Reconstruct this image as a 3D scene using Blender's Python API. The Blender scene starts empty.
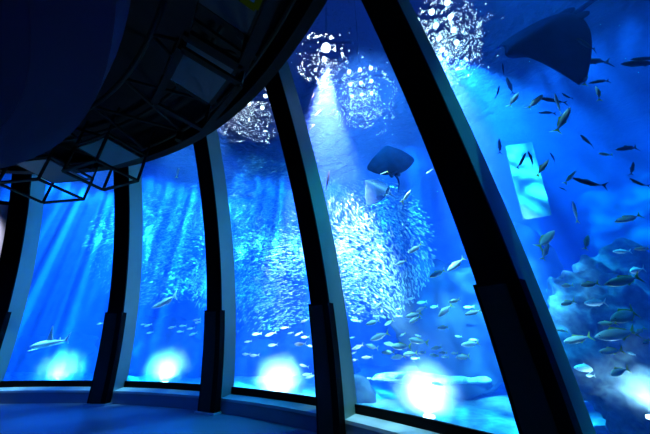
import bpy, bmesh, math, random
from mathutils import Vector, Matrix, noise
random.seed(7)
scene = bpy.context.scene
COL = scene.collection
# ---------------------------------------------------------------- geometry of the place
CX, CY, R0 = -5.9351, -2.5780, 10.0728        # centre of the round hall and radius of the glass foot
A2, DA = 0.09838, 0.28992                     # bearing of the second column, spacing of the columns
PA, PB, PC = 0.06189, 0.04336, -0.000574      # inward curve of the glass
CW, CD = 0.397, 0.467                         # column width and depth
EYE = 1.4
PITCH, ROLL, F = 0.42407, 0.002764, 263.269
ZG0, ZG1 = 0.406, 7.0                         # glass bottom and top
ZSURF = 6.85                                  # water level
RT = 21.0                                     # radius of the tank's outer wall

def prof(z):
    z = max(z + 0.1, 0.0)
    return PA*z + PB*z*z + PC*z**3
def ang(i): return A2 + (i-2)*DA
def pol(i, r, z):
    a = ang(i)
    return Vector((CX + math.sin(a)*r, CY + math.cos(a)*r, z))
def W(i, n, z):                               # bay position, distance into the room from the glass foot, height
    return pol(i, R0-n, z)
CAMF = Vector((0, math.cos(PITCH), math.sin(PITCH)))
_u = Vector((0, -math.sin(PITCH), math.cos(PITCH)))
CAMX = math.cos(ROLL)*Vector((1,0,0)) + math.sin(ROLL)*_u
CAMU = -math.sin(ROLL)*Vector((1,0,0)) + math.cos(ROLL)*_u
CAMO = Vector((0,0,EYE))
def at(px, py, d):                            # the point a sight line reaches at depth d
    return CAMO + (CAMF + CAMX*((px-325)/F) - CAMU*((py-217)/F))*d

# ---------------------------------------------------------------- materials
MATS = {}
def nodes_of(m):
    m.use_nodes = True
    nt = m.node_tree
    for n in list(nt.nodes): nt.nodes.remove(n)
    out = nt.nodes.new('ShaderNodeOutputMaterial')
    return nt, out
def paint(name, col, rough=0.5, metal=0.0, var=0.12, scale=6.0, bump=0.0, col2=None, spec=0.5, detail=4.0):
    if name in MATS: return MATS[name]
    m = bpy.data.materials.new(name); nt, out = nodes_of(m)
    b = nt.nodes.new('ShaderNodeBsdfPrincipled')
    tc = nt.nodes.new('ShaderNodeTexCoord'); nz = nt.nodes.new('ShaderNodeTexNoise')
    nz.inputs['Scale'].default_value = scale; nz.inputs['Detail'].default_value = detail
    nt.links.new(tc.outputs['Object'], nz.inputs['Vector'])
    mx = nt.nodes.new('ShaderNodeMix'); mx.data_type = 'RGBA'
    c2 = col2 or tuple(max(0.0, c*(1-var)) for c in col)
    mx.inputs[6].default_value = (*c2, 1); mx.inputs[7].default_value = (*(tuple(min(1, c*(1+var)) for c in col) if col2 is None else col), 1)
    rp = nt.nodes.new('ShaderNodeMapRange'); rp.inputs[1].default_value = 0.35; rp.inputs[2].default_value = 0.65
    nt.links.new(nz.outputs['Fac'], rp.inputs[0]); nt.links.new(rp.outputs[0], mx.inputs[0])
    nt.links.new(mx.outputs[2], b.inputs['Base Color'])
    b.inputs['Roughness'].default_value = rough; b.inputs['Metallic'].default_value = metal
    b.inputs['Specular IOR Level'].default_value = spec
    if bump:
        bp = nt.nodes.new('ShaderNodeBump'); bp.inputs['Strength'].default_value = bump
        nt.links.new(nz.outputs['Fac'], bp.inputs['Height']); nt.links.new(bp.outputs[0], b.inputs['Normal'])
    nt.links.new(b.outputs[0], out.inputs['Surface'])
    MATS[name] = m; return m
def fishskin(name, back, belly, rough=0.35, metal=0.0, spec=0.5):
    m = bpy.data.materials.new(name); nt, out = nodes_of(m)
    b = nt.nodes.new('ShaderNodeBsdfPrincipled')
    tc = nt.nodes.new('ShaderNodeTexCoord'); sp = nt.nodes.new('ShaderNodeSeparateXYZ')
    nt.links.new(tc.outputs['Generated'], sp.inputs[0])
    nz = nt.nodes.new('ShaderNodeTexNoise'); nz.inputs['Scale'].default_value = 9
    nt.links.new(tc.outputs['Generated'], nz.inputs['Vector'])
    ad = nt.nodes.new('ShaderNodeMath'); ad.operation = 'MULTIPLY_ADD'; ad.inputs[1].default_value = 0.15
    nt.links.new(nz.outputs['Fac'], ad.inputs[0]); nt.links.new(sp.outputs['Z'], ad.inputs[2])
    rp = nt.nodes.new('ShaderNodeMapRange'); rp.inputs[1].default_value = 0.55; rp.inputs[2].default_value = 0.85
    nt.links.new(ad.outputs[0], rp.inputs[0])
    mx = nt.nodes.new('ShaderNodeMix'); mx.data_type = 'RGBA'
    mx.inputs[6].default_value = (*belly, 1); mx.inputs[7].default_value = (*back, 1)
    nt.links.new(rp.outputs[0], mx.inputs[0]); nt.links.new(mx.outputs[2], b.inputs['Base Color'])
    b.inputs['Roughness'].default_value = rough; b.inputs['Metallic'].default_value = metal
    b.inputs['Specular IOR Level'].default_value = spec
    nt.links.new(b.outputs[0], out.inputs['Surface'])
    return m
def glow(name, col, strength):
    m = bpy.data.materials.new(name); nt, out = nodes_of(m)
    e = nt.nodes.new('ShaderNodeEmission'); e.inputs[0].default_value = (*col, 1); e.inputs[1].default_value = strength
    nt.links.new(e.outputs[0], out.inputs['Surface']); return m
def glass_mat():
    m = bpy.data.materials.new('acrylic'); nt, out = nodes_of(m)
    tr = nt.nodes.new('ShaderNodeBsdfTransparent'); tr.inputs[0].default_value = (0.97, 0.985, 1, 1)
    gl = nt.nodes.new('ShaderNodeBsdfGlossy'); gl.inputs['Roughness'].default_value = 0.02
    fr = nt.nodes.new('ShaderNodeFresnel'); fr.inputs[0].default_value = 1.42
    mx = nt.nodes.new('ShaderNodeMixShader')
    ge = nt.nodes.new('ShaderNodeNewGeometry'); iv = nt.nodes.new('ShaderNodeMath'); iv.operation = 'SUBTRACT'; iv.inputs[0].default_value = 1.0
    ml = nt.nodes.new('ShaderNodeMath'); ml.operation = 'MULTIPLY'
    nt.links.new(ge.outputs['Backfacing'], iv.inputs[1]); nt.links.new(iv.outputs[0], ml.inputs[0]); nt.links.new(fr.outputs[0], ml.inputs[1])
    nt.links.new(ml.outputs[0], mx.inputs[0]); nt.links.new(tr.outputs[0], mx.inputs[1]); nt.links.new(gl.outputs[0], mx.inputs[2])
    nt.links.new(mx.outputs[0], out.inputs['Surface']); return m
def water_mat():
    m = bpy.data.materials.new('tank_water'); nt, out = nodes_of(m)
    sc_ = nt.nodes.new('ShaderNodeVolumeScatter'); sc_.inputs['Color'].default_value = (0.06, 0.24, 1.0, 1)
    sc_.inputs['Density'].default_value = 0.055; sc_.inputs['Anisotropy'].default_value = 0.25
    ab = nt.nodes.new('ShaderNodeVolumeAbsorption'); ab.inputs['Color'].default_value = (0.0, 0.70, 0.95, 1)
    ab.inputs['Density'].default_value = 0.28
    ad = nt.nodes.new('ShaderNodeAddShader')
    nt.links.new(sc_.outputs[0], ad.inputs[0]); nt.links.new(ab.outputs[0], ad.inputs[1])
    nt.links.new(ad.outputs[0], out.inputs['Volume'])
    return m
def haze_mat():
    m = bpy.data.materials.new('bubble_haze'); nt, out = nodes_of(m)
    v = nt.nodes.new('ShaderNodeVolumeScatter'); v.inputs['Color'].default_value = (0.95, 0.98, 1.0, 1)
    tc = nt.nodes.new('ShaderNodeTexCoord'); ln = nt.nodes.new('ShaderNodeVectorMath'); ln.operation = 'LENGTH'
    nt.links.new(tc.outputs['Object'], ln.inputs[0])
    mr = nt.nodes.new('ShaderNodeMapRange'); mr.interpolation_type = 'SMOOTHERSTEP'
    mr.inputs[1].default_value = 1.0; mr.inputs[2].default_value = 0.0; mr.inputs[3].default_value = 0.0; mr.inputs[4].default_value = 1.3
    nt.links.new(ln.outputs['Value'], mr.inputs[0]); nt.links.new(mr.outputs[0], v.inputs['Density'])
    nt.links.new(v.outputs[0], out.inputs['Volume']); return m
def ripple_mat():
    m = bpy.data.materials.new('water_surface'); nt, out = nodes_of(m)
    g = nt.nodes.new('ShaderNodeBsdfGlass'); g.inputs['IOR'].default_value = 1.33; g.inputs['Roughness'].default_value = 0.0
    t = nt.nodes.new('ShaderNodeBsdfTransparent')
    mx = nt.nodes.new('ShaderNodeMixShader'); mx.inputs[0].default_value = 0.3
    tc = nt.nodes.new('ShaderNodeTexCoord'); nz = nt.nodes.new('ShaderNodeTexNoise')
    nz.inputs['Scale'].default_value = 4.0; nz.inputs['Detail'].default_value = 3.0; nz.inputs['Distortion'].default_value = 0.8
    bp = nt.nodes.new('ShaderNodeBump'); bp.inputs['Strength'].default_value = 1.0; bp.inputs['Distance'].default_value = 0.28
    nt.links.new(tc.outputs['Object'], nz.inputs['Vector']); nt.links.new(nz.outputs['Fac'], bp.inputs['Height'])
    nt.links.new(bp.outputs[0], g.inputs['Normal'])
    nt.links.new(g.outputs[0], mx.inputs[1]); nt.links.new(t.outputs[0], mx.inputs[2])
    nt.links.new(mx.outputs[0], out.inputs['Surface']); return m

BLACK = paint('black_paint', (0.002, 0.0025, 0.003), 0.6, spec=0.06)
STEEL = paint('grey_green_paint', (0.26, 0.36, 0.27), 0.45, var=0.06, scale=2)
SLEEVE = paint('sleeve_paint', (0.012, 0.026, 0.016), 0.5, spec=0.3)
SILLM = paint('sill_stone', (0.45, 0.48, 0.50), 0.4, var=0.08, scale=3)
PLINTH = paint('plinth_paint', (0.24, 0.22, 0.30), 0.5, var=0.06, scale=2)
FLOORM = paint('hall_floor', (0.14, 0.17, 0.26), 0.35, var=0.15, scale=0.8, bump=0.02)
CEILM = paint('ceiling_paint', (0.002, 0.0025, 0.04), 0.8, var=0.05, scale=1, spec=0.2)
SOFFIT = paint('soffit_black', (0.006, 0.006, 0.008), 0.8, spec=0.1)
ROOFM = paint('roof_paint', (0.20, 0.22, 0.30), 0.8)
TRUSS = paint('truss_paint', (0.004, 0.005, 0.006), 0.7, spec=0.1)
CAGEP = paint('cage_panel', (0.006, 0.009, 0.024), 0.5, var=0.05)
CHROME = paint('bright_metal', (0.7, 0.7, 0.72), 0.25, metal=1.0)
SCREEN = paint('pale_panel', (0.75, 0.75, 0.80), 0.6, var=0.04, scale=1)
SAND = paint('sand', (0.22, 0.22, 0.20), 0.9, var=0.25, scale=5, bump=0.3)
ROCK = paint('reef_rock', (0.045, 0.075, 0.085), 0.9, scale=9, bump=1.0, col2=(0.004, 0.006, 0.01), detail=8)
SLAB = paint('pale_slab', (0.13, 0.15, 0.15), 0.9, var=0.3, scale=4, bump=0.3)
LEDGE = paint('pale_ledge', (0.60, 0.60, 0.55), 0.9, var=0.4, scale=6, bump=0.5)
WHITESK = fishskin('white_skin', (0.85, 0.88, 0.88), (0.95, 0.95, 0.95), 0.6)
ROCKD = paint('dark_rock', (0.05, 0.055, 0.055), 0.9, scale=1.6, bump=0.6, col2=(0.02, 0.03, 0.035), detail=8)
TANKW = paint('tank_wall_paint', (0.10, 0.16, 0.24), 0.8, var=0.4, scale=0.7, bump=0.2)
GLASS = glass_mat(); HAZE = haze_mat(); WATER = water_mat(); RIPPLE = ripple_mat()
SILVER = fishskin('silver_skin', (0.55, 0.65, 0.55), (0.85, 0.88, 0.84))
YELLOW = paint('yellow_fin', (0.75, 0.72, 0.08), 0.5)
PALEFIN = paint('pale_fin', (0.7, 0.75, 0.72), 0.5)
DARKSK = fishskin('dark_skin', (0.008, 0.012, 0.02), (0.012, 0.018, 0.03), 0.6, 0.0, 0.08)  # silhouette darkness put into the fish colour
DARKFIN = paint('dark_fin', (0.010, 0.014, 0.02), 0.7, spec=0.08)  # fins darkened to match the silhouette
LENS = glow('lamp_lens', (0.85, 0.95, 1.0), 12.0)
SUNL = glow('lamp_diffuser', (0.9, 0.95, 1.0), 14.0)
EYEM = paint('fish_eye', (0.01, 0.01, 0.01), 0.2)
SARD = paint('sardine_skin', (0.36, 0.42, 0.44), 0.3, var=0.1)
RAYM = paint('ray_skin', (0.0, 0.012, 0.060), 1.0, var=0.3, scale=5, spec=0.0)  # backlit shade and water blue put into the skin colour
RAYP = paint('pale_ray_skin', (0.02, 0.05, 0.10), 0.7, var=0.2, scale=5)
SHARKM = fishskin('shark_skin', (0.8, 0.83, 0.83), (0.9, 0.92, 0.92), 0.6)

# ---------------------------------------------------------------- object helpers
def obj(name, bm, mat, parent=None, smooth=False, recalc=True):
    me = bpy.data.meshes.new(name)
    if recalc: bmesh.ops.recalc_face_normals(bm, faces=bm.faces)
    bm.to_mesh(me); bm.free()
    if smooth:
        for p in me.polygons: p.use_smooth = True
    o = bpy.data.objects.new(name, me); COL.objects.link(o)
    me.materials.append(mat)
    if parent is not None:
        o.parent = parent
        o.matrix_parent_inverse = parent.matrix_basis.inverted()
    return o
def local_obj(name, bm, mat, parent=None, smooth=False):
    o = obj(name, bm, mat, None, smooth)
    if parent is not None: o.parent = parent
    return o
def tag(o, label=None, cat=None, group=None, kind=None):
    if label: o['label'] = label
    if cat: o['category'] = cat
    if group: o['group'] = group
    if kind: o['kind'] = kind
    return o
def empty(name, loc, label=None, cat=None, group=None, kind=None):
    o = bpy.data.objects.new(name, None); COL.objects.link(o); o.location = loc
    o.empty_display_size = 0.1
    return tag(o, label, cat, group, kind)
def copy_tree(o, parent=None):
    c = o.copy(); COL.objects.link(c)
    if parent is not None: c.parent = parent
    for ch in [x for x in bpy.data.objects if x.parent == o]: copy_tree(ch, c)
    return c
def grid_shell(bm, fn, us, vs):               # closed solid between fn(u,v,0) and fn(u,v,1)
    nu, nv = len(us), len(vs)
    L = [[[bm.verts.new(fn(u, v, s)) for v in vs] for u in us] for s in (0, 1)]
    for s in (0, 1):
        for i in range(nu-1):
            for j in range(nv-1):
                q = [L[s][i][j], L[s][i+1][j], L[s][i+1][j+1], L[s][i][j+1]]
                bm.faces.new(q if s else q[::-1])
    for i in range(nu-1):
        for j in (0, nv-1):
            q = [L[0][i][j], L[0][i+1][j], L[1][i+1][j], L[1][i][j]]
            bm.faces.new(q if j == 0 else q[::-1])
    for j in range(nv-1):
        for i in (0, nu-1):
            q = [L[0][i][j], L[0][i][j+1], L[1][i][j+1], L[1][i][j]]
            bm.faces.new(q if i else q[::-1])
def bar(bm, a, b, w, h=None, up=Vector((0,0,1))):
    h = h or w
    d = (b-a).normalized()
    if abs(d.dot(up)) > 0.98: up = Vector((1,0,0))
    s = d.cross(up).normalized(); u = s.cross(d).normalized()
    vs = [bm.verts.new(p + s*x*w/2 + u*y*h/2) for p in (a, b) for x, y in ((-1,-1),(1,-1),(1,1),(-1,1))]
    for f in ((3,2,1,0),(4,5,6,7),(0,1,5,4),(1,2,6,5),(2,3,7,6),(3,0,4,7)): bm.faces.new([vs[k] for k in f])
def tube(bm, pts, r, n=8):
    rings = []
    for k, p in enumerate(pts):
        d = (pts[min(k+1, len(pts)-1)] - pts[max(k-1, 0)]).normalized()
        up = Vector((0,0,1)) if abs(d.z) < 0.95 else Vector((1,0,0))
        s = d.cross(up).normalized(); u = s.cross(d)
        rr = r[k] if isinstance(r, (list, tuple)) else r
        rings.append([bm.verts.new(p + (s*math.cos(t*2*math.pi/n) + u*math.sin(t*2*math.pi/n))*rr) for t in range(n)])
    for a, b in zip(rings, rings[1:]):
        for t in range(n): bm.faces.new([a[t], a[(t+1)%n], b[(t+1)%n], b[t]])
    bm.faces.new(rings[0][::-1]); bm.faces.new(rings[-1])
def lin(a, b, n): return [a + (b-a)*k/(n-1) for k in range(n)]

# ---------------------------------------------------------------- the hall
ZS = lin(0.0, ZG1+0.3, 30)
ORD = {1: 'first', 2: 'second', 3: 'third', 4: 'fourth', 5: 'fifth', 6: 'sixth'}
COLNAME = {
 0: 'curved column beyond the pale panel at the far left edge',
 1: 'curved black column at far left beside the pale panel',
 2: 'curved column between shark window and hazy sardine window',
 3: 'curved column in the middle of the row with blue lit side, left of third window',
 4: 'tall curved column with teal lit side just left of the stingray window',
 5: 'massive dark leaning column with green lit side, nearest and right of the stingray window',
 6: 'curved column right of the rightmost window'}
def column(i):
    a = ang(i)
    tan = Vector((math.cos(a), -math.sin(a), 0))
    root = empty('window_column', W(i, CD, 0), COLNAME[i], 'column', 'curved columns between the tank windows')
    def P(t, n, z): return W(i, n, z) + tan*t
    bm = bmesh.new()
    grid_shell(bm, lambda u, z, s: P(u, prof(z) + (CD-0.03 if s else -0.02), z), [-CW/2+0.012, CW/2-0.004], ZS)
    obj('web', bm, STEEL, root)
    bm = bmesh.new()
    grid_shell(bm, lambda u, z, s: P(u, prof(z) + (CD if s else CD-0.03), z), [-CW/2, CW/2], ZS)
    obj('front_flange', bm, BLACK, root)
    bm = bmesh.new()
    zz = lin(0.03, 1.9, 8)
    grid_shell(bm, lambda u, z, s: P(u, prof(z) + (CD+0.045 if s else CD-0.10), z), [-CW/2-0.02, CW/2+0.02], zz)
    sl = obj('lower_sleeve', bm, BLACK, root)
    bm = bmesh.new()
    grid_shell(bm, lambda u, z, s: P(u, prof(z) + (CD+0.053 if s else CD+0.044), z), [-CW/2+0.02, CW/2-0.10], lin(0.05, 1.87, 8))
    obj('cover_panel', bm, SLEEVE, sl)
    bm = bmesh.new()
    grid_shell(bm, lambda u, z, s: P(u, prof(0) + (CD+0.09 if s else CD-0.12), z), [-CW/2-0.05, CW/2+0.05], [0.0, 0.035])
    obj('base_plate', bm, SILLM, root)
for i in range(1, 7): column(i)

def window(k, i0, i1):
    w = empty('window_%d' % k, W((i0+i1)/2, 0.1, ZG0), kind='structure')
    us = lin(i0+0.069, i1-0.069, 9)
    bm = bmesh.new()
    grid_shell(bm, lambda u, z, s: W(u, prof(z) + (0.0 if s else -0.12), z), us, lin(ZG0-0.05, ZG1, 24))
    obj('glass_pane', bm, GLASS, w, smooth=False)
    bm = bmesh.new()
    grid_shell(bm, lambda u, z, s: W(u, prof(z) + (0.05 if s else 0.004), z), us, [0.2, ZG0])
    obj('bottom_frame', bm, BLACK, w)
    bm = bmesh.new()
    def L(u, v, s):                            # stone ledge: a wedge, inner edge a little higher
        n = 0.03 if v == 0 else 0.36
        z = (0.285 if v == 0 else 0.25) if s else 0.205
        return W(u, n, z)
    grid_shell(bm, L, us, [0, 1])
    obj('sill', bm, SILLM, w)
    bm = bmesh.new()
    grid_shell(bm, lambda u, z, s: W(u, 0.34 if s else 0.0, z), us, [0.0, 0.21])
    obj('plinth', bm, PLINTH, w)
for k in range(1, 6): window(k, k, k+1)

# floor
bm = bmesh.new()
grid_shell(bm, lambda u, r, s: pol(u, r, 0.0 if s else -0.2), lin(-12.5, 9.0, 90), [0.02, 3, 6, 9, R0])
tag(obj('floor', bm, FLOORM), kind='structure')
# low round ceiling over the middle of the hall
ceil = None
bm = bmesh.new()
grid_shell(bm, lambda u, r, s: pol(u, r, 3.40 if s == 0 else 3.7), lin(-12.5, 9.0, 140), [0.02, 3, 5.35])
ceil = tag(obj('ceiling', bm, CEILM), kind='structure')
bm = bmesh.new()
grid_shell(bm, lambda u, r, s: pol(u, r, (3.40 + (r-5.35)*0.15) if s == 0 else 3.9), lin(-12.5, 9.0, 140), [5.352, 5.78])
obj('rim', bm, CEILM, ceil)
# black soffit ring and fascia hiding the head of the glass
bm = bmesh.new()
grid_shell(bm, lambda u, r, s: pol(u, r, 4.75 if s == 0 else 4.9), lin(-12.5, 9.0, 140), [5.4, 6.2, 7.1])
so = tag(obj('trim_1', bm, SOFFIT), kind='structure')
bm = bmesh.new()
grid_shell(bm, lambda u, z, s: pol(u, 7.1+(z-4.45)*0.02 if s == 0 else 7.22+(z-4.45)*0.02, z), lin(-12.5, 9.0, 140), [4.45, 12, 22.3])
tag(obj('trim_2', bm, SOFFIT), kind='structure')
bm = bmesh.new()
grid_shell(bm, lambda u, r, s: pol(u, r, 22.0 if s == 0 else 22.3), lin(-1, 9.0, 80), [7.0, 8.5, RT+0.5])
tag(obj('trim_3', bm, ROOFM), kind='structure')

# pale panel in the bay at the far left
pn = empty('display_panel', W(0.5, 0.3, 1.9), 'pale lilac upright panel at the far left edge beyond the black column', 'panel')
bm = bmesh.new()
grid_shell(bm, lambda u, z, s: W(u, prof(z) + (0.16 if s else 0.10), z), lin(0.02, 0.93, 6), lin(2.65, 4.4, 8))
obj('panel_face', bm, SCREEN, pn)
bm = bmesh.new()
grid_shell(bm, lambda u, z, s: W(u, prof(z) + (0.14 if s else 0.02), z), lin(0.0, 0.93, 6), lin(2.2, 4.5, 8))
obj('panel_frame', bm, BLACK, pn)

# ---------------------------------------------------------------- hanging frames and truss
def hanging_frame(i0, i1, r0, r1, z0, h, label, w=0.06, open_end=True):
    c = pol((i0+i1)/2, (r0+r1)/2, z0)
    root = empty('hanging_frame', c, label, 'frame', 'open box frames hung below the ceiling ring')
    low = [pol(i0, r0, z0), pol(i1, r0, z0), pol(i1, r1, z0), pol(i0, r1, z0)]
    up = [p + Vector((0, 0, h)) for p in low]
    bm = bmesh.new()
    for k in range(4): bar(bm, low[k], low[(k+1) % 4], w, w*0.6)
    obj('lower_frame', bm, TRUSS, root)
    bm = bmesh.new()
    for k in range(4): bar(bm, up[k], up[(k+1) % 4], w*0.7)
    obj('upper_frame', bm, TRUSS, root)
    for k in range(4):
        bm = bmesh.new(); bar(bm, low[k], up[k], w*0.6)
        obj('post', bm, TRUSS, root)
    for k in (0, 1, 2, 3):
        bm = bmesh.new(); top = up[k].copy(); top.z = 4.76
        bar(bm, up[k], top, w*0.45); obj('hanger', bm, TRUSS, root)
    bm = bmesh.new()
    e = 0.03
    grid_shell(bm, lambda u, r, s: pol(u, r, z0+h-0.03+(0.02 if s else 0)), [i0+0.02, i1-0.12*(i1-i0)], [r0+e, r1-e])
    obj('top_panel', bm, CAGEP, root)
    return root
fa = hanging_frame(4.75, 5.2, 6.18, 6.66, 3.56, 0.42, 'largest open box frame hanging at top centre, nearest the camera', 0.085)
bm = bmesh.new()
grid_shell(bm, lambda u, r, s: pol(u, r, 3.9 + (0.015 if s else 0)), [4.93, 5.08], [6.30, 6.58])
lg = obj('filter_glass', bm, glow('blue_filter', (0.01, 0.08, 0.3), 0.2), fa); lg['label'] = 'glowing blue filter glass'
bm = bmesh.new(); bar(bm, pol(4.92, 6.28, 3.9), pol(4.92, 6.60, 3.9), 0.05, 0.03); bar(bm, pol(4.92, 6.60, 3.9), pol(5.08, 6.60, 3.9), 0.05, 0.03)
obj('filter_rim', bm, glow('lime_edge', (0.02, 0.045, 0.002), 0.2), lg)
hanging_frame(4.16, 4.62, 6.20, 6.74, 3.66, 0.42, 'open box frame with dark blue panel hanging just below the topmost frame', 0.06)
hanging_frame(2.70, 3.13, 6.30, 6.90, 3.72, 0.50, 'thin open box frame hanging in front of the column beside the shark window', 0.05)
hanging_frame(1.98, 2.42, 6.30, 7.00, 3.66, 0.45, 'open box frame hanging at far left over the top of the leftmost window', 0.05)
# truss ring
tr = empty('ceiling_truss', pol(3.5, 6.3, 4.4), 'dark tubular ring truss under the black ceiling behind the hanging frames', 'truss')
for r, z in ((5.95, 4.35), (6.95, 4.5), (6.5, 4.66)):
    bm = bmesh.new(); tube(bm, [pol(u, r, z) for u in lin(0.5, 6.5, 60)], 0.028)
    obj('chord', bm, TRUSS, tr)
for u in lin(0.75, 6.25, 12):
    bm = bmesh.new(); tube(bm, [pol(u, 5.95, 4.35), pol(u+0.25, 6.95, 4.5)], 0.022); obj('strut', bm, TRUSS, tr)
    bm = bmesh.new(); tube(bm, [pol(u+0.25, 6.95, 4.5), pol(u+0.5, 5.95, 4.35)], 0.022); obj('strut', bm, TRUSS, tr)

# ---------------------------------------------------------------- the tank
TU = (-1.0, 8.5)
bm = bmesh.new()
def tank_fn(u, z, s): return W(u, prof(z)-0.16, z) if s == 0 else pol(u, RT, z)
grid_shell(bm, tank_fn, lin(*TU, 60), [-1.2] + lin(-0.05, ZSURF+0.3, 20))
wv = tag(obj('water', bm, WATER), kind='stuff')
bm = bmesh.new()
grid_shell(bm, lambda u, z, s: pol(u, RT-0.3 + (0.6 if s else 0), z), lin(*TU, 40), [-1.4, 3, 22.1])
tag(obj('wall_back', bm, TANKW), kind='structure')
for nm, u in (('wall_left', TU[0]), ('wall_right', TU[1])):
    bm = bmesh.new()
    grid_shell(bm, lambda v, z, s: pol(u + (0.05 if s else 0)*(1 if u > 0 else -1), v, z), [8.0, 14, RT], [-1.4, 22.1])
    tag(obj(nm, bm, TANKW), kind='structure')
# wall under the glass
bm = bmesh.new()
grid_shell(bm, lambda u, z, s: W(u, (-0.02 if s else -0.2), z), lin(*TU, 50), [-1.3, ZG0-0.06])
tag(obj('wall_front', bm, PLINTH), kind='structure')
# sandy bottom
bm = bmesh.new()
us, rs = lin(*TU, 120), lin(R0+0.1, RT, 60)
def sand(u, r):
    p = pol(u, r, 0)
    return -0.45 + 0.16*noise.noise(p*0.6) + 0.05*noise.noise(p*2.3) + 0.04*(r-R0)
vv = [[bm.verts.new((*pol(u, r, 0).xy, sand(u, r))) for r in rs] for u in us]
for i in range(len(us)-1):
    for j in range(len(rs)-1): bm.faces.new([vv[i][j], vv[i+1][j], vv[i+1][j+1], vv[i][j+1]])
tag(obj('sand', bm, SAND, smooth=True), kind='stuff')
# rippled surface
bm = bmesh.new()
us, rs = lin(*TU, 260), [7.6 + (RT-7.6)*(k/150.0)**1.3 for k in range(151)]
def wav(p):
    q = Vector((p.x, p.y, 0))
    return 0.10*noise.noise(q*0.9) + 0.07*noise.noise(q*2.1+Vector((7,3,0))) + 0.03*noise.noise(q*4.7)
vv = []
for u in us:
    row = []
    for r in rs:
        p = pol(u, r, ZSURF); p.z += wav(p); row.append(bm.verts.new(p))
    vv.append(row)
for i in range(len(us)-1):
    for j in range(len(rs)-1): bm.faces.new([vv[i][j], vv[i][j+1], vv[i+1][j+1], vv[i+1][j]])
tag(obj('water_surface', bm, RIPPLE, smooth=True, recalc=False), kind='stuff')

def rock(name, loc, size, seed, mat, label, sub=5, amp=0.35, freq=0.8, cat='rock', group=None):
    bm = bmesh.new(); bmesh.ops.create_icosphere(bm, subdivisions=sub, radius=1)
    off = Vector((seed*3.1, seed*1.7, seed*0.9))
    for v in bm.verts:
        d = v.co.normalized()
        p = Vector((d.x*size[0], d.y*size[1], d.z*size[2]))
        n = noise.noise(p*freq+off) + 0.5*noise.noise(p*freq*2.3+off) + 0.3*noise.noise(p*freq*5.1+off) + 0.12*noise.noise(p*freq*11+off)
        v.co = p*(1+amp*n)
    o = obj(name, bm, mat, smooth=True); o.location = loc
    return tag(o, label, cat, group)

# ---------------------------------------------------------------- animals
def glass_depth(px, py):
    d = (CAMF + CAMX*((px-325)/F) - CAMU*((py-217)/F))
    t = 0.5
    while t < 30:
        p = CAMO + d*t
        if math.hypot(p.x-CX, p.y-CY) > R0 - prof(p.z): return t
        t += 0.02
    return t
def loft(bm, secs, n=12):                     # secs: (x, half height, half width, z offset, y offset)
    rings = []
    for x, h, w_, zo, yo in secs:
        rings.append([bm.verts.new((x, yo + w_*math.cos(t*2*math.pi/n), zo + h*math.sin(t*2*math.pi/n))) for t in range(n)])
    for a, b in zip(rings, rings[1:]):
        for t in range(n): bm.faces.new([a[t], a[(t+1) % n], b[(t+1) % n], b[t]])
    bm.faces.new(rings[0]); bm.faces.new(rings[-1][::-1])
def plate(bm, pts, th, flat='y', y0=0.0):     # thin fin; tapers at its outline
    c = Vector((sum(p[0] for p in pts)/len(pts), sum(p[1] for p in pts)/len(pts)))
    def P(p, s): return (p[0], y0+s, p[1]) if flat == 'y' else (p[0], p[1], y0+s)
    rim = [bm.verts.new(P(p, 0)) for p in pts]
    inner = [(p[0]*0.7+c.x*0.3, p[1]*0.7+c.y*0.3) for p in pts]
    for s in (-th/2, th/2):
        iv = [bm.verts.new(P(p, s)) for p in inner]
        for k in range(len(pts)):
            bm.faces.new([rim[k], rim[(k+1) % len(pts)], iv[(k+1) % len(pts)], iv[k]])
        bm.faces.new(iv)
def bend_y(x, b): return b*(x*x)*4*0.1 if x < 0 else b*x*x*0.15
def fish_proto(name, depth, width, skin, fin, bend, parts=True):
    root = bpy.data.objects.new(name, None); COL.objects.link(root); root.empty_display_size = 0.05
    prof_ = [(0.5, .04), (0.47, .22), (0.42, .45), (0.33, .75), (0.2, .96), (0.08, 1.0), (-0.06, .9), (-0.18, .66), (-0.27, .4), (-0.34, .2), (-0.38, .13)]
    bm = bmesh.new()
    loft(bm, [(x, depth/2*h, width/2*(h**0.8), -0.006*h, bend_y(x, bend)) for x, h in prof_], 12)
    body = local_obj('body', bm, skin, root, smooth=True)
    bm = bmesh.new(); yb = bend_y(-0.44, bend)
    plate(bm, [(-0.355, 0.018), (-0.42, 0.06), (-0.55, 0.19), (-0.47, 0.04), (-0.455, 0), (-0.47, -0.04), (-0.55, -0.19), (-0.42, -0.06), (-0.355, -0.018)], 0.014, 'y', yb)
    local_obj('tail_fin', bm, fin, root)
    if parts:
        bm = bmesh.new()
        plate(bm, [(0.14, depth*0.46), (0.06, depth*0.46+0.055), (-0.05, depth*0.42+0.03), (-0.26, depth*0.2+0.03), (-0.26, depth*0.2)], 0.012)
        local_obj('dorsal_fin', bm, fin, root)
        bm = bmesh.new()
        plate(bm, [(-0.03, -depth*0.44), (-0.07, -depth*0.44-0.05), (-0.14, -depth*0.36-0.02), (-0.26, -depth*0.2-0.025), (-0.26, -depth*0.2)], 0.012)
        local_obj('anal_fin', bm, fin, root)
        for s in (-1, 1):
            bm = bmesh.new()
            bmesh.ops.create_uvsphere(bm, u_segments=8, v_segments=6, radius=0.017)
            for v in bm.verts: v.co.y *= 0.5
            bmesh.ops.translate(bm, verts=bm.verts, vec=(0.42, s*width*0.27, depth*0.06))
            local_obj('eye', bm, EYEM, root)
            bm = bmesh.new()
            plate(bm, [(0.26, -0.02), (0.22, 0.0), (0.10, -0.055), (0.20, -0.05)], 0.01, 'y', s*width*0.53)
            local_obj('pectoral_fin', bm, PALEFIN if fin is not DARKFIN else DARKFIN, root)
    return root
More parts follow.
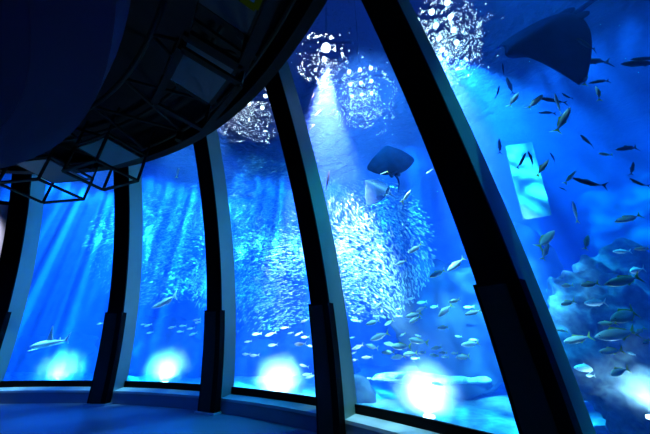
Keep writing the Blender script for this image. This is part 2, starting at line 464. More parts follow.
def orient(o, nose, tail, d, yaw, roll=0.0):
    a, b = at(*nose, d), at(*tail, d)
    L = (a-b).length
    x = (a-b).normalized() + CAMF*yaw; x.normalize()
    up = Vector((0, 0, 1))
    if abs(x.dot(up)) > 0.93: up = CAMX.copy()
    y = up.cross(x).normalized(); z = x.cross(y)
    R = Matrix((x, y, z)).transposed()
    R = R @ Matrix.Rotation(roll, 3, 'X')
    Ls = L*math.sqrt(1+yaw*yaw)
    o.matrix_basis = Matrix.Translation((a+b)/2) @ (R @ Matrix.Scale(Ls/1.03, 3)).to_4x4()
    return Ls
PROTO = {}
def fish(kind, nose, tail, d, label, cat='fish', group=None, yaw=None, small=False, name=None, roll=None):
    bend = random.choice((-1, 0, 1))
    nm = name or {'jack': 'yellowtail_fish', 'dark': 'dark_mackerel', 'slim': 'slender_silver_fish', 'pale': 'silver_fish', 'white': 'white_fish'}[kind]
    key = (kind, bend, small, nm)
    if key not in PROTO:
        spec = {'jack': (0.27, 0.13, SILVER, YELLOW), 'dark': (0.17, 0.11, DARKSK, DARKFIN), 'slim': (0.19, 0.11, SILVER, YELLOW), 'pale': (0.27, 0.13, SILVER, PALEFIN), 'white': (0.17, 0.11, WHITESK, PALEFIN)}[kind]
        PROTO[key] = fish_proto(nm, *spec, bend, parts=not small); o = PROTO[key]
    else: o = copy_tree(PROTO[key])
    orient(o, nose, tail, d, random.uniform(-.35, .35) if yaw is None else yaw, random.uniform(-.15, .15) if roll is None else roll)
    return tag(o, label, cat, group)
NTH = ['first', 'second', 'third', 'fourth', 'fifth', 'sixth', 'seventh', 'eighth', 'ninth', 'tenth', 'eleventh', 'twelfth', 'thirteenth']
def crop(lst, x0, y0, s): return [((a/s+x0, b/s+y0), (c/s+x0, e/s+y0)) + tuple(r) for a, b, c, e, *r in lst]

# --- the school of silver fish with yellow tails behind the fourth window
sc4 = crop([(293,58,357,18),(240,108,290,88),(388,162,455,128),(462,135,540,80),(65,315,108,290),(148,300,188,265),(112,370,170,345),(190,368,232,348),
 (282,332,352,318),(328,308,372,290),(296,355,352,335),(418,328,490,285),(468,268,524,258),(545,328,606,302),(420,378,474,380),(330,272,378,268,1),(290,255,328,252,1),
 (245,242,272,240,1),(45,345,90,352,1),(535,292,580,288,1),(240,300,268,296,1),(240,328,270,330,1),(388,290,430,288,1),(388,325,425,328,1),(140,330,178,328,1)], 340, 240, 4.333)
sc4 += crop([(128,128,212,100),(298,130,378,138),(525,152,606,142),(188,145,245,150),(215,150,312,165),(178,185,236,182),(110,145,168,172),(50,165,104,155),(270,190,335,188),
 (220,212,282,195),(92,210,140,200),(498,200,570,205),(388,195,428,198),(428,185,464,186),(438,203,470,203),(478,187,510,188),(392,168,440,160),(230,292,298,280),(395,318,450,322),
 (40,120,65,118),(48,190,72,182),(48,222,78,212),(338,188,372,182),(62,300,112,310,1),(115,295,142,298,1),(255,112,285,102),(315,75,350,85,1),(498,112,530,116,1),(558,128,598,130,1),
 (325,108,350,112,1),(305,208,345,208,1)], 340, 310, 4.333)
sc4.sort(key=lambda f: f[0][1])
rows = [sc4[k:k+7] for k in range(0, len(sc4), 7)]
for ri, row in enumerate(rows):
    row.sort(key=lambda f: f[0][0])
    for ci, f in enumerate(row):
        dim = len(f) > 2
        gd = glass_depth(*f[0])
        d = gd + (random.uniform(3.2, 4.5) if dim else random.uniform(0.7, 2.0))
        lab = '%s, %s from left in %s row down of the school below stingray' % ('hazy fish' if dim else 'yellow-tailed fish', NTH[ci], NTH[ri])
        fish('pale' if dim else 'jack', f[0], f[1], d, lab, group='silver school behind the fourth window', small=dim)
# --- the few around the stingray
for f, lab, k in zip(crop([(218,192,250,178),(118,345,160,328),(142,390,186,380),(355,258,308,315),(262,240,235,285),(298,235,278,232),(418,190,445,170)], 330, 130, 4.333),
    ('small white fish swimming across the belly of the stingray', 'upper of two small white fish left below the stingray', 'lower of two small white fish left below the stingray',
     'silver fish climbing steeply to the right below the stingray', 'small silver fish heading up beside the stingray tail', 'tiny silver fish touching the tip of the stingray tail',
     'small fish with yellow tail at right edge of the stingray window'), ('slim', 'slim', 'slim', 'slim', 'slim', 'slim', 'jack')):
    fish(k, f[0], f[1], glass_depth(*f[0]) + (0.6 if 'belly' in lab else random.uniform(0.8, 1.5)), lab, group='small fish around the stingray', small=True)
dk = crop([(162,152,138,168),(133,168,113,192),(212,158,192,184),(198,196,165,199),(133,236,116,262),(166,275,145,302),(164,325,138,358),(237,322,219,360),(130,402,106,424),(415,203,360,203),(275,170,262,190)], 290, 50, 5.417)
dk += crop([(340,12,325,28),(382,150,373,208)], 200, 120, 2.955)
lb = ['uppermost dark slim fish right under the bright sun glow', 'dark slim fish just left below the uppermost one under the sun glow', 'dark slim fish right below the sun glow centre',
 'dark level slim fish in the violet sunbeam under the glow', 'dark slim fish at left edge of the sunbeam, upper one', 'blue dark slim fish in the middle of the violet sunbeam', 'dark slim fish lower middle of the violet sunbeam',
 'steep dark slim fish on right side of the violet sunbeam', 'dark slim fish low at left edge of the violet sunbeam', 'dark level fish in front of the sparkling ripples', 'small dark fish between sun glow and sparkling ripples',
 'dark slim fish beside the blue lit column side, above the sardines', 'dark steep fish hanging above the sardine school in stingray window']
for f, lab in zip(dk, lb):
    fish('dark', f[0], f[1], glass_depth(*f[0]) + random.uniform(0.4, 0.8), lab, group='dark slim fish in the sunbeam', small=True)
# --- right window, dark fish above
dk5 = crop([(345,158,500,157),(535,168,690,163),(590,142,690,152),(355,78,455,108),(420,238,495,230),(232,292,325,322),(312,278,350,305),(228,350,285,358),(108,212,120,290),(72,252,65,298),(85,165,92,210)], 480, 20, 3.824)
dk5 += crop([(370,22,445,58),(515,75,615,62),(178,80,215,140),(170,88,150,148),(265,85,295,125),(360,182,465,220),(570,185,640,220),(305,218,330,232),(80,28,70,95),(590,120,575,175)], 480, 130, 3.824)
lb5 = ['longest dark fish, level, below the dark manta in right window', 'lower of two dark fish leaving the frame at upper right', 'upper of two dark fish leaving the frame at upper right', 'dark fish close under the manta wing tip',
 'short dark level fish below the longest dark fish', 'dark fish slanting down to the right in middle of right window', 'small dark fish just right of the slanting dark fish', 'small dark level fish below the slanting dark fish',
 'dark upright fish left below the manta', 'small blue dark upright fish nearest the bright glow', 'small dark upright fish close under the manta at left',
 'dark fish slanting down at right centre above the yellow tailed one', 'dark level fish with pale tail at right centre of right window', 'large dark fish over the pale sunlit patch, pointing up', 'dark fish beside the large one over the pale patch, tail swung left',
 'small dark fish right of the pale sunlit patch', 'dark slanting fish above the dark blue block', 'dark fish at right frame edge halfway down', 'tiny dark fish just above the dark blue block',
 'small dark upright fish by the teal column edge, right window', 'small upright dark fish near right frame edge']
for f, lab in zip(dk5, lb5):
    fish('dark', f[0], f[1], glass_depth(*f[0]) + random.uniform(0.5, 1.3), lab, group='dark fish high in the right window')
sl5 = crop([(240,285,182,342),(150,275,108,332),(412,180,393,252),(350,330,285,432),(285,280,310,360),(455,245,450,310)], 480, 20, 3.824)
sl5 += crop([(265,110,215,175),(360,155,330,205),(355,270,372,355),(520,352,610,325),(455,88,500,98)], 480, 130, 3.824)
sl5 += crop([(185,55,70,140),(140,115,112,198),(350,75,315,145),(435,325,598,278),(300,325,395,315),(200,328,265,325),(565,145,660,140),(195,420,280,405),(321,415,440,410),(470,158,545,155),(523,255,630,245)], 520, 220, 4.99)
sl5 += crop([(425,90,625,62),(385,190,580,148),(225,215,345,175),(400,262,505,245),(395,120,470,112),(430,365,550,350),(181,150,235,155),(580,175,615,135),(605,215,660,200),(265,335,400,345),(535,260,580,275),(320,372,375,380)], 520, 300, 4.99)
ls5 = ['silver fish with bright yellow tail, upper middle of right window', 'small silver fish with yellow tail near the manta', 'pale fish with yellow tail hanging below the longest dark fish', 'long pale fish with yellow tail pointing up in right window',
 'pale fish among the dark ones in upper middle', 'pale upright fish under the short dark fish', 'white slim fish on the pale sunlit patch', 'pale slim fish right of the sunlit patch', 'pale upright fish in front of the dark blue block',
 'yellow green fish at right edge above the reef', 'white fish nose to nose with dark slanting fish', 'large white fish close to the teal column edge, pointing up', 'smaller white fish below the large one by the teal column',
 'blue white fish with tail curled down above the reef', 'large silver fish with raised yellow tail on the reef front', 'silver fish left of the large one on the reef front', 'blue small fish at left end of the reef front',
 'pale fish above the reef at right frame edge', 'small fish with yellow tail below the reef left end', 'blue hazy fish below the reef middle', 'hazy fish along the top of the reef', 'hazy blue fish across the reef middle',
 'large blue silver fish with tall yellow fin, upper of the two big ones low right', 'large blue fish with yellow tail, lower of the two big ones low right', 'silver fish with yellow tail nearest the column low in right window',
 'fish with yellow stripe under the two big blue fish', 'smaller blue fish tucked under the upper big fish', 'lowest yellow striped fish above the bright floor', 'pale fish half hidden behind the column edge low in right window',
 'small blue fish right of the lower big fish', 'blue fish cut by right frame edge low down', 'hazy fish low beside the column edge', 'tiny hazy fish right of the striped one', 'hazy blue fish lowest near the column']
for f, lab in zip(sl5, ls5):
    hz = 'hazy' in lab
    fish('pale' if hz else ('slim' if ('slim' in lab or 'pale' in lab) else 'jack'), f[0], f[1], glass_depth(*f[0]) + (2.2 if hz else random.uniform(0.4, 1.3)), lab, group='silver fish in the right window')
# --- third, second and first windows
f3 = crop([(78,187,104,182),(112,188,140,182),(118,214,144,210),(168,184,184,180),(186,189,206,180),(184,213,216,206),(202,154,222,148),(218,212,238,218),(72,240,98,236),(54,236,76,234),(212,296,240,286),(205,286,230,284),(198,262,222,266),(60,205,80,202),(150,170,172,168),(200,195,224,190)], 220, 260, 2.496)
f3.sort(key=lambda f: f[0][0])
for k, f in enumerate(f3):
    fish('pale', f[0], f[1], glass_depth(*f[0]) + random.uniform(0.8, 2), 'small grey fish low in third window, %s from left in the loose shoal' % (NTH[k] if k < 13 else {13: 'third', 14: 'second', 15: 'very last'}[k].replace('third', 'fourteenth').replace('second', 'fifteenth')),
         group='loose shoal low in the third window', small=True)
f2 = crop([(360,166,380,160),(420,170,440,166),(446,166,466,163),(482,151,500,148),(486,158,504,153),(472,188,492,182),(366,183,384,180),(350,162,364,160),(440,180,460,178),(468,172,486,170)], 0, 260, 2.5)
f2.sort(key=lambda f: f[0][0])
for k, f in enumerate(f2):
    fish('pale', f[0], f[1], glass_depth(*f[0]) + random.uniform(0.6, 1.5), 'tiny pale fish in second window, %s from left in the short row below the sardines' % NTH[k], group='tiny fish in the second window', small=True)
fish('pale', (96.5, 324.5), (103, 323), glass_depth(98, 324) + .8, 'single small fish right above the shark in the leftmost window', group=None, small=True)
fish('slim', (178.5, 168), (177, 178), glass_depth(178, 172) + 1.2, 'small white fish alone in the dark upper part of second window', small=True)
fish('slim', (271, 172), (277, 171), glass_depth(273, 172) + 1, 'small pale fish alone above the sardines in third window', small=True)

# --- sardines
SARD_L = 0.108
def sard_mesh_verts():
    v = [(0.5, 0, 0), (0.12, 0.07, 0), (0.12, 0, 0.1), (0.12, -0.07, 0), (0.12, 0, -0.1), (-0.36, 0, 0.012), (-0.36, 0.01, 0), (-0.5, 0.0, 0.09), (-0.5, 0.0, -0.09)]
    f = [(0,2,1), (0,3,2), (0,4,3), (0,1,4), (1,2,5,6), (2,3,5), (3,4,5), (4,1,6), (4,6,5), (5,7,8), (6,8,7)]
    return v, f
SV, SF = sard_mesh_verts()
sard_me = bpy.data.meshes.new('sardine'); sard_me.from_pydata([Vector(p) for p in SV], [], SF); sard_me.materials.append(SARD)
SWARM = []
def swarm(n, c, rad, tilt, dens=0.5, hole=0.0, size=1.0):
    """an ellipsoid cloud: along the wall, height, depth; fish circle round the middle"""
    c = Vector(c); rdir = Vector((c.x-CX, c.y-CY, 0)).normalized(); tdir = Vector((rdir.y, -rdir.x, 0))
    k = 0
    while k < n:
        a, b, e = (random.uniform(-1, 1) for _ in range(3))
        q = a*a+b*b+e*e
        if q > 1 or q < hole: continue
        p = c + tdir*a*rad[0] + Vector((0, 0, 1))*b*rad[1] + rdir*e*rad[2]
        if noise.noise(p*0.55) + 0.4*noise.noise(p*1.7) < random.uniform(-dens, 0.35)-0.1: continue
        g = noise.noise_vector(p*0.45)
        h = tdir*(0.9 if e < 0.2 else 0.5) + Vector((0, 0, 1))*(tilt - 0.5*a) + g*1.1
        SWARM.append((p, h.normalized(), SARD_L*size*random.uniform(0.8, 1.2))); k += 1
swarm(5600, at(362, 246, 8.4), (2.2, 2.3, 1.6), -0.6, 0.8)
swarm(4600, at(262, 205, 10.2), (3.0, 2.2, 1.8), 0.1, 0.5, size=1.1)
swarm(3600, at(262, 280, 9.8), (3.0, 1.8, 1.6), 0.5, 0.4, size=1.1)
swarm(5400, at(172, 240, 11.6), (3.4, 2.8, 1.8), 0.3, 0.6, size=1.2)
swarm(260, at(197, 213, 10.6), (0.5, 0.45, 0.45), 0.2, 0.9)
def frame_of(h):
    y = Vector((0, 0, 1)).cross(h)
    y = y.normalized() if y.length > 1e-3 else Vector((0, 1, 0))
    return Matrix((h, y, h.cross(y))).transposed()
SWARM = [s for s in SWARM if math.hypot(s[0].x-CX, s[0].y-CY) > R0 - prof(s[0].z) + 0.5]
SWARM.sort(key=lambda s: -s[2]/(s[0]-CAMO).length)
def seen(p):
    q = p-CAMO; d = q.dot(CAMF)
    return 0 < 325+F*q.dot(CAMX)/d < 650
for p, h, L in SWARM[:300]:
    o = bpy.data.objects.new('sardine', sard_me); COL.objects.link(o)
    o.matrix_basis = Matrix.Translation(p) @ (frame_of(h) @ Matrix.Scale(L, 3)).to_4x4()
    tag(o, 'tiny silver sardine in the dense glittering school behind the middle windows', 'fish', 'sardines of the big school')
vs, fs = [], []
for p, h, L in SWARM[300:]:
    Rm = frame_of(h); b = len(vs)
    vs += [p + Rm @ (Vector(v)*L) for v in SV]; fs += [tuple(k+b for k in f) for f in SF]
me = bpy.data.meshes.new('sardine_school'); me.from_pydata(vs, [], fs); me.materials.append(SARD)
o = bpy.data.objects.new('sardine_school', me); COL.objects.link(o); tag(o, kind='stuff')

# --- rays
def ray_mesh(bm, span=1.0, chord=0.9, curl=0.15, thick=0.09, tail=0.8, snout=0.1):
    NU, NV = 41, 21
    top, bot = [], []
    for i in range(NU):
        s = -1 + 2*i/(NU-1); a = abs(s)
        lead = chord*(0.5 + snout*math.exp(-(a/0.18)**2)) - chord*0.42*a**1.7
        trail = -chord*0.45 + chord*0.42*a**2.2
        trail += 0.0
        rt, rb = [], []
        for j in range(NV):
            t = j/(NV-1)
            x = lead + (trail-lead)*t
            th = thick*(1-a**1.5)**0.8*(4*t*(1-t))**0.6*(1.0+1.0*math.exp(-(a/0.2)**2)) if a < 1 else 0
            z0 = curl*a**2
            y = s*span/2
            rt.append(bm.verts.new((x, y, z0+th*0.6)))
            rb.append(bm.verts.new((x, y, z0-th*0.4)))
        top.append(rt); bot.append(rb)
    for L, f in ((top, 1), (bot, 0)):
        for i in range(NU-1):
            for j in range(NV-1):
                q = [L[i][j], L[i+1][j], L[i+1][j+1], L[i][j+1]]
                bm.faces.new(q if f else q[::-1])
    bmesh.ops.remove_doubles(bm, verts=bm.verts, dist=0.0008)
    n = 9
    pts = [Vector((-chord*0.42 - tail*k/(n-1), 0.04*math.sin(k*0.5), 0.02)) for k in range(n)]
    tube(bm, pts, [0.028*(1-0.85*k/(n-1)) for k in range(n)], 8)
    for sgn in (-1, 1):                        # pelvic lobes
        c = Vector((-chord*0.44, sgn*0.07, 0.0))
        bmesh.ops.create_icosphere(bm, subdivisions=2, radius=0.06, matrix=Matrix.Translation(c) @ Matrix.Diagonal((1.3, 0.8, 0.3, 1)))
def ray(name, c, nose_dir, up, size, mat, label, **kw):
    bm = bmesh.new(); ray_mesh(bm, **kw)
    o = obj(name, bm, mat, smooth=True)
    x = Vector(nose_dir).normalized(); y = Vector(up).cross(x).normalized(); z = x.cross(y)
    o.matrix_basis = Matrix.Translation(c) @ (Matrix((x, y, z)).transposed() @ Matrix.Scale(size, 3)).to_4x4()
    return tag(o, label, 'ray')
dR = glass_depth(392, 162) + 1.1
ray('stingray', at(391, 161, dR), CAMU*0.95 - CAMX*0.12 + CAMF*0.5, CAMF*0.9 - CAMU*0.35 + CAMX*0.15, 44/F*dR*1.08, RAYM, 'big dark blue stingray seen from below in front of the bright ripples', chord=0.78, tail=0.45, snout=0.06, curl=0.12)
dR += 2.0
ray('pale_stingray', at(378, 188, dR), -CAMX*0.8 + CAMU*0.5 + CAMF*0.3, CAMF*0.9 - CAMU*0.4, 34/F*dR, RAYP, 'pale hazy stingray behind and left below the big dark one', tail=0.35, chord=0.8, curl=0.35)
dR = glass_depth(540, 40) + 0.9
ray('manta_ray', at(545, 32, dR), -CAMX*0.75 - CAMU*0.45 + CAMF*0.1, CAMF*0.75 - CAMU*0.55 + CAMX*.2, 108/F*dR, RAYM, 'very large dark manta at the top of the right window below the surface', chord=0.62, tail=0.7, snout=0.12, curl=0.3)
dR = glass_depth(165, 302) + 0.6
fish('white', (150, 309.5), (181, 294), dR, 'long pale slim fish gliding under the sardines in second window', yaw=0.2, name='long_pale_fish')
# --- shark
def shark_proto():
    root = bpy.data.objects.new('shark', None); COL.objects.link(root)
    bm = bmesh.new()
    K = 0.72
    P = [(0.50,.012,.02),(0.47,.035,.05),(0.40,.06,.075),(0.28,.082,.09),(0.14,.088,.09),(0.0,.078,.08),(-0.15,.055,.058),(-0.28,.034,.036),(-0.38,.02,.02),(-0.42,.016,.014)]
    loft(bm, [(x, h*K, w_*K, 0, 0.03*x*x) for x, h, w_ in P], 16)
    local_obj('body', bm, SHARKM, root, smooth=True)
    def fin(nm, pts, flat, y0=0.0, th=0.018):
        bm = bmesh.new(); plate(bm, pts, th, flat, y0); local_obj(nm, bm, SHARKM, root)
    fin('dorsal_fin', [(0.10, 0.045), (0.03, 0.16), (-0.05, 0.30), (-0.085, 0.30), (-0.075, 0.15), (-0.09, 0.04)], 'y')
    fin('second_dorsal_fin', [(-0.22, 0.035), (-0.28, 0.075), (-0.29, 0.03)], 'y')
    fin('tail_fin', [(-0.38, 0.012), (-0.46, 0.06), (-0.56, 0.13), (-0.50, 0.04), (-0.46, 0.0), (-0.485, -0.07), (-0.43, -0.03), (-0.38, -0.012)], 'y')
    for s in (-1, 1):
        fin('pectoral_fin', [(0.24, s*0.07), (0.13, s*0.2), (0.08, s*0.27), (0.10, s*0.17), (0.13, s*0.07)], 'z', -0.05)
        fin('pelvic_fin', [(-0.10, s*0.05), (-0.17, s*0.11), (-0.17, s*0.05)], 'z', -0.04)
    return root
sh = shark_proto(); dS = glass_depth(50, 340) + 0.55
orient(sh, (23.5, 350), (76, 336.5), dS, 0.25, -0.25)
tag(sh, 'white shark with tall dorsal fin gliding left in the leftmost window', 'shark')

# ---------------------------------------------------------------- reef
o = empty('rock_pillar', at(527, 190, 6.4), 'pale sunlit upright slab behind dark fish in the right window', 'pillar')  # slab added in the shape of the sunlit patch
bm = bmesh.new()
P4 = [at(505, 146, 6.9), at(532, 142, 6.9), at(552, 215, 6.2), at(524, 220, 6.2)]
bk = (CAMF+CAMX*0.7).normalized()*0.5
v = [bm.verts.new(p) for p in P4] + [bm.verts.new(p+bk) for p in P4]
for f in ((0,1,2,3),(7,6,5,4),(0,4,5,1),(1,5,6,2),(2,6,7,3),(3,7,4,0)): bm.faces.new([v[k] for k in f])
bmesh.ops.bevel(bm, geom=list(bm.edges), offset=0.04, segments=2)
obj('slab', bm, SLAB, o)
def on_bottom(px, py, d, dz=0.0):
    return at(px, py, d)
rock('reef_mound', at(450, 318, 8.3), (1.75, 0.6, 2.15), 1, ROCKD, 'dark blue rock mound filling the back of the stingray window', 5, 0.3, 0.5)
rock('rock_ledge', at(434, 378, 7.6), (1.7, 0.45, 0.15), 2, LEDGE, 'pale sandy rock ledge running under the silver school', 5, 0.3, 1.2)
rock('reef_mound', at(352, 402, 7.5), (0.7, 0.7, 0.8), 3, ROCKD, 'low dark rock at left bottom corner of the stingray window', 4, 0.35, 1.0)
rock('reef_wall', at(652, 356, 5.2), (1.75, 0.8, 2.0), 4, ROCK, 'mottled reef rock behind the silver fish in the right window', 6, 0.35, 0.9)
rock('dark_block', at(527, 262, 8.6), (1.0, 0.6, 1.3), 5, ROCKD, 'dark blue rock block next to the column in right window', 4, 0.2, 0.7)
rock('reef_mound', at(275, 372, 12.5), (3.8, 1.4, 2.3), 6, ROCKD, 'long dark rock behind the loose shoal in third window', 5, 0.3, 0.7)
rock('reef_mound', at(165, 352, 13.2), (3.6, 1.6, 1.7), 7, ROCKD, 'low dark rock far back in the second window', 5, 0.3, 0.7)
rock('reef_mound', at(60, 362, 13.0), (2.6, 1.2, 1.3), 8, ROCKD, 'low far rock behind the shark in leftmost window', 4, 0.3, 0.7)
# ---------------------------------------------------------------- light
def spot(name, loc, target, energy, col, size_deg, blend=0.6, radius=0.05, tex=None, slit=None):
    l = bpy.data.lights.new(name, 'SPOT'); l.energy = energy; l.color = col
    l.spot_size = math.radians(size_deg); l.spot_blend = blend; l.shadow_soft_size = radius
    o = bpy.data.objects.new(name, l); COL.objects.link(o); o.location = loc
    o.rotation_euler = (Vector(target)-Vector(loc)).to_track_quat('-Z', 'Y').to_euler()
    if slit:                                   # caustic streaks put into the lamp pattern as thin upright sheets
        z = (Vector(loc)-Vector(target)).normalized(); x = Vector((loc.y, -loc.x, 0)).normalized()
        y = z.cross(x).normalized(); x = y.cross(z)
        o.rotation_euler = Matrix((x, y, z)).transposed().to_euler()
    if tex or slit:
        scale, lo, hi = tex or slit
        l.use_nodes = True; nt = l.node_tree
        em = [n for n in nt.nodes if n.type == 'EMISSION'][0]
        tc = nt.nodes.new('ShaderNodeTexCoord')
        sp = nt.nodes.new('ShaderNodeSeparateXYZ'); nt.links.new(tc.outputs['Normal'], sp.inputs[0])
        dv = nt.nodes.new('ShaderNodeVectorMath'); dv.operation = 'DIVIDE'
        cb = nt.nodes.new('ShaderNodeCombineXYZ')
        for k in range(3): nt.links.new(sp.outputs['Z'], cb.inputs[k])
        nt.links.new(tc.outputs['Normal'], dv.inputs[0]); nt.links.new(cb.outputs[0], dv.inputs[1])
        raw = dv
        if slit:
            sq = nt.nodes.new('ShaderNodeVectorMath'); sq.operation = 'MULTIPLY'; sq.inputs[1].default_value = (1, 0.06, 0)
            nt.links.new(dv.outputs[0], sq.inputs[0]); dv = sq
        nz = nt.nodes.new('ShaderNodeTexNoise'); nz.inputs['Scale'].default_value = scale; nz.inputs['Detail'].default_value = 2
        nt.links.new(dv.outputs[0], nz.inputs['Vector'])
        mr = nt.nodes.new('ShaderNodeMapRange'); mr.inputs[1].default_value = lo; mr.inputs[2].default_value = hi
        mr.inputs[3].default_value = 0.05; mr.inputs[4].default_value = 1.6
        nt.links.new(nz.outputs['Fac'], mr.inputs[0])
        if slit:
            s2 = nt.nodes.new('ShaderNodeSeparateXYZ'); nt.links.new(raw.outputs[0], s2.inputs[0])
            ab = nt.nodes.new('ShaderNodeMath'); ab.operation = 'ABSOLUTE'; nt.links.new(s2.outputs['Y'], ab.inputs[0])
            mk = nt.nodes.new('ShaderNodeMapRange'); mk.interpolation_type = 'SMOOTHSTEP'
            mk.inputs[1].default_value = 0.075; mk.inputs[2].default_value = 0.02; mk.inputs[3].default_value = 0.0; mk.inputs[4].default_value = 1.0
            nt.links.new(ab.outputs[0], mk.inputs[0])
            ml = nt.nodes.new('ShaderNodeMath'); ml.operation = 'MULTIPLY'
            nt.links.new(mr.outputs[0], ml.inputs[0]); nt.links.new(mk.outputs[0], ml.inputs[1]); nt.links.new(ml.outputs[0], em.inputs['Strength'])
        else:
            nt.links.new(mr.outputs[0], em.inputs['Strength'])
    return o
WHITE = (0.75, 0.92, 1.0); BLUE = (0.02, 0.14, 1.0); CYAN = (0.10, 0.62, 1.0)
ZL = 10.5; ZH = 20.0
# rows of lamps hanging high over the water, throwing rippled shafts down behind the windows
for i, n, e, c, sz, tex in (
    (0.55, -3.2, 200000, CYAN, 46, (56, 0.46, 0.66)), (1.8, -2.6, 130000, CYAN, 46, (56, 0.46, 0.66)), (2.9, -2.6, 90000, CYAN, 46, (56, 0.46, 0.66)),
    (4.35, -3.4, 30000, CYAN, 52, (28, 0.45, 0.66)), (5.05, -3.0, 15000, CYAN, 52, (28, 0.45, 0.66)),
    (1.2, -8.5, 26000, BLUE, 75, (6, 0.35, 0.6)), (2.6, -8.5, 26000, BLUE, 75, (6, 0.35, 0.6)), (4.2, -8.5, 20000, BLUE, 75, (6, 0.35, 0.6)), (6.0, -8.5, 22000, BLUE, 75, (6, 0.35, 0.6))):
    if sz < 60: spot('lamp_beam', W(i, n, ZH), W(i, n-0.3, 0), e*36, c, sz*0.52, 0.8, 0.06, None, tex)
    else: spot('lamp_beam', W(i, n, ZL), W(i, n-0.3, 0), e, c, sz, 0.8, 0.06, tex)
for i, e, c in ((1.2, 100000, (0.6, 0.95, 1.0)), (2.1, 80000, (0.4, 0.85, 1.0)), (4.3, 120000, (0.7, 0.95, 1.0)), (5.35, 10000, (0.3, 0.8, 1.0))):   # fill row added over the edge of the glass to light the fish
    spot('front_beam', W(i, 1.2, 9.8), W(i, -1.8, 1.2), e*0.5, c, 36, 0.8, 0.1, (10, 0.4, 0.6))
# bright round lamps seen sparkling through the ripples
def over(px, py, dz, push):
    d = CAMF + CAMX*((px-325)/F) - CAMU*((py-217)/F)
    p = CAMO + d*((ZSURF-EYE)/d.z); h = Vector((p.x, p.y, 0)).normalized()
    return p + h*push + Vector((0, 0, dz))
for k, (px, py, rad, push, lay) in enumerate(((326, 66, 0.14, 1.3, [(0, 0)]), (362, 98, 0.06, 1.7, [(x*0.36, y*0.5) for x in (-1, 0, 1) for y in (-1, 0, 1)]),
        (444, 56, 0.07, 1.5, [(x*0.40, y*0.42) for x in (-1, 0, 1) for y in (-2, -1, 0, 1)]), (243, 98, 0.07, 2.4, [(x*0.5, y*0.6) for x in (-1.5, -.5, .5, 1.5) for y in (-.5, .5)]))):
    p = over(px, py, 2.6, push); rd = Vector((p.x, p.y, 0)).normalized(); td = Vector((rd.y, -rd.x, 0))
    o = empty('ceiling_lamp', p, ['round lamp above the water making the sun glow at top of stingray window', 'lamp cluster above the water behind the sparkling ripples of stingray window',
        'lamp cluster above the water at top left of the right window', 'lamp cluster above the water at the top of third window'][k], 'lamp', 'lamps above the tank')
    for x, y in lay:
        q = p + td*x + rd*y
        bm = bmesh.new(); tube(bm, [q, q+Vector((0, 0, 0.05))], [rad, rad], 16); df = obj('diffuser', bm, SUNL, o)
        bm = bmesh.new(); tube(bm, [q+Vector((0, 0, 0.051)), q+Vector((0, 0, 0.25)), q+Vector((0, 0, 0.3))], [rad*1.08, rad*0.8, 0.05], 16); obj('housing', bm, BLACK, o)
    bm = bmesh.new(); bar(bm, p-rd*0.95+Vector((0, 0, 0.3)), p+rd*0.95+Vector((0, 0, 0.3)), 0.06); bar(bm, p-td*0.8+Vector((0, 0, 0.3)), p+td*0.8+Vector((0, 0, 0.3)), 0.06); obj('rack', bm, BLACK, o)
    bm = bmesh.new(); tube(bm, [p+Vector((0, 0, 0.3)), Vector((p.x, p.y, 22.0))], 0.02, 6); obj('cable', bm, BLACK, o)
# floodlights on the tank bottom, each in a haze ball added for its glow
for k, (px, py, d, e, hz) in enumerate(((430, 424, 5.7, 1800, 0.95), (278, 398, 7.5, 1800, 0.95), (163, 389, 9.3, 1300, 0.95), (55, 386, 9.8, 800, 1.0), (657, 418, 4.2, 300, 0.5))):
    p = at(px, py, d); p.z = max(p.z, sand(k+1.5, math.hypot(p.x-CX, p.y-CY))+0.12)
    wn = ['the stingray window', 'the third window', 'the second window', 'the shark window', 'the right window'][k]
    o = empty('floodlight', p, 'white underwater floodlight glowing at the foot of ' + wn, 'lamp', 'underwater floodlights')
    bm = bmesh.new(); bar(bm, p+Vector((0, 0, -0.75)), p+Vector((0, 0, -0.08)), 0.07); obj('stand', bm, BLACK, o)
    bm = bmesh.new(); tube(bm, [p+Vector((0, 0, -0.12)), p+Vector((0, 0, -0.02))], [0.09, 0.14], 16); obj('housing', bm, BLACK, o)
    bm = bmesh.new(); tube(bm, [p+Vector((0, 0, -0.02)), p+Vector((0, 0, 0.02))], [0.125, 0.12], 16); obj('lens', bm, LENS, o)
    spot('floodlight_beam', p+Vector((0, 0, 0.06)), p+Vector((0, 0, 3)), e, WHITE, 170, 1.0, 0.25)
    bm = bmesh.new(); bmesh.ops.create_icosphere(bm, subdivisions=3, radius=1)
    c = obj('bubble_cloud', bm, HAZE); c.location = p+Vector((0, 0, 0.38)); c.scale = (hz, hz, hz); tag(c, kind='stuff')
# fill lamps added under the ceiling ring to wash the hall floor in blue
for k, (i, r, e) in enumerate(((1.2, 6.95, 1700), (2.35, 6.95, 1300), (3.5, 6.95, 900), (3.0, 5.95, 900))):
    p = pol(i, r, 4.3)
    o = empty('downlight', p, ['small blue downlight under the ceiling ring above the leftmost bay', 'small blue downlight under the ceiling ring above the second window', 'small blue downlight under the ceiling ring above the third window', 'small downlight at the edge of the round low ceiling'][k], 'lamp', 'downlights under the ceiling ring')
    bm = bmesh.new(); tube(bm, [p+Vector((0, 0, 0.0)), p+Vector((0, 0, 0.16))], 0.05, 12); obj('can', bm, BLACK, o)
    bm = bmesh.new(); tube(bm, [p+Vector((0, 0, 0.16)), p+Vector((0, 0, 0.46))], 0.015, 6); obj('stem', bm, BLACK, o)
    spot('downlight_beam', p+Vector((0, 0, -0.02)), pol(i, 8.6 if r > 6.5 else 5, 0), e*0.2, (0.004, 0.13, 1.0), 80, 0.9, 0.05)
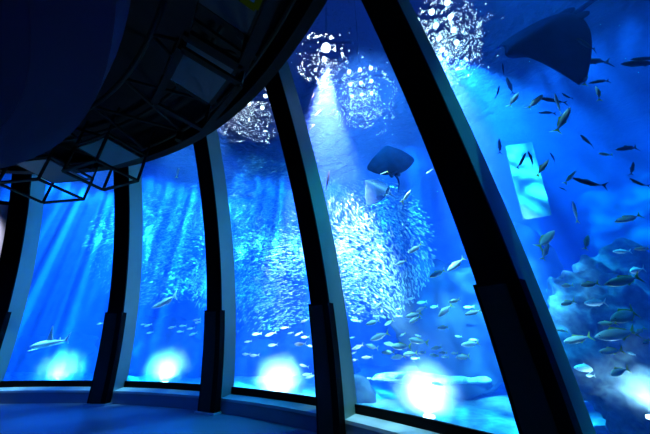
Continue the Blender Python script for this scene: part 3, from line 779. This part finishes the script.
# fill lamps added over the bays to graze column flanks and the floor
for i, e, c in ((1, 26000, (0.03, 0.24, 1.0)), (2, 26000, (0.03, 0.26, 1.0)), (3, 26000, (0.04, 0.35, 1.0)), (4, 40000, (0.05, 0.7, 0.75)), (5, 22000, (0.05, 0.55, 0.8))):
    spot('edge_beam', W(i+0.8, -1.6, 10.2), W(i+0.05, 0.45, 2.2), e*0.45, c, 26, 0.9, 0.1)
spot('sunbeam', at(452, 60, glass_depth(452, 60)+0.7), at(560, 165, 6.2), 52000, (0.12, 0.7, 1.0), 38, 0.8, 0.08, (14, 0.42, 0.64))
spot('roof_wash', pol(3.6, 15, 9.5), pol(3.6, 14.5, 22), 2600, (0.02, 0.10, 1.0), 150, 1.0, 0.2)  # blue uplight added so the roof tints the ripples
spot('panel_beam', pol(0.7, 6.9, 4.2), W(0.5, 1.0, 3.5), 500, (0.75, 0.75, 1.0), 50, 0.6, 0.05)  # white spot added to brighten the pale panel
# the bright beam by the fourth column and the one right of the fifth
spot('sunbeam', at(325, 66, glass_depth(325, 66)+0.55), at(328, 230, 7.2), 105000, (1.0, 0.42, 0.46), 50, 0.7, 0.08, (8.0, 0.4, 0.65))
spot('sunbeam', at(439, 46, glass_depth(439, 46)+0.6), at(478, 190, 5.3), 75000, (0.6, 0.65, 0.85), 36, 0.7, 0.08, (8.0, 0.4, 0.65))
spot('sunbeam', at(214, 112, glass_depth(214, 112)+0.8), at(240, 250, 9.0), 12000, WHITE, 36, 0.7, 0.08, (8.0, 0.4, 0.65))
# camera
cd = bpy.data.cameras.new('camera'); cam = bpy.data.objects.new('camera', cd); COL.objects.link(cam)
cd.sensor_width = 36; cd.sensor_fit = 'HORIZONTAL'; cd.lens = F*36/650; cd.clip_start = 0.05
cam.matrix_world = Matrix(((CAMX.x, CAMU.x, -CAMF.x, 0), (CAMX.y, CAMU.y, -CAMF.y, 0), (CAMX.z, CAMU.z, -CAMF.z, EYE), (0, 0, 0, 1)))
scene.camera = cam
w = bpy.data.worlds.new('hall_dark'); scene.world = w; w.use_nodes = True
w.node_tree.nodes['Background'].inputs[0].default_value = (0.0, 0.01, 0.06, 1); w.node_tree.nodes['Background'].inputs[1].default_value = 0.1
scene.view_settings.view_transform = 'Standard'; scene.view_settings.look = 'None'
scene.view_settings.gamma = 1; scene.view_settings.exposure = 0.0; scene.view_settings.use_curve_mapping = False
cy = scene.cycles
cy.use_denoising = True; cy.max_bounces = 6; cy.diffuse_bounces = 3; cy.glossy_bounces = 3; cy.transmission_bounces = 5
cy.volume_bounces = 1; cy.transparent_max_bounces = 24; cy.caustics_refractive = False; cy.caustics_reflective = False
cy.sample_clamp_indirect = 4.0
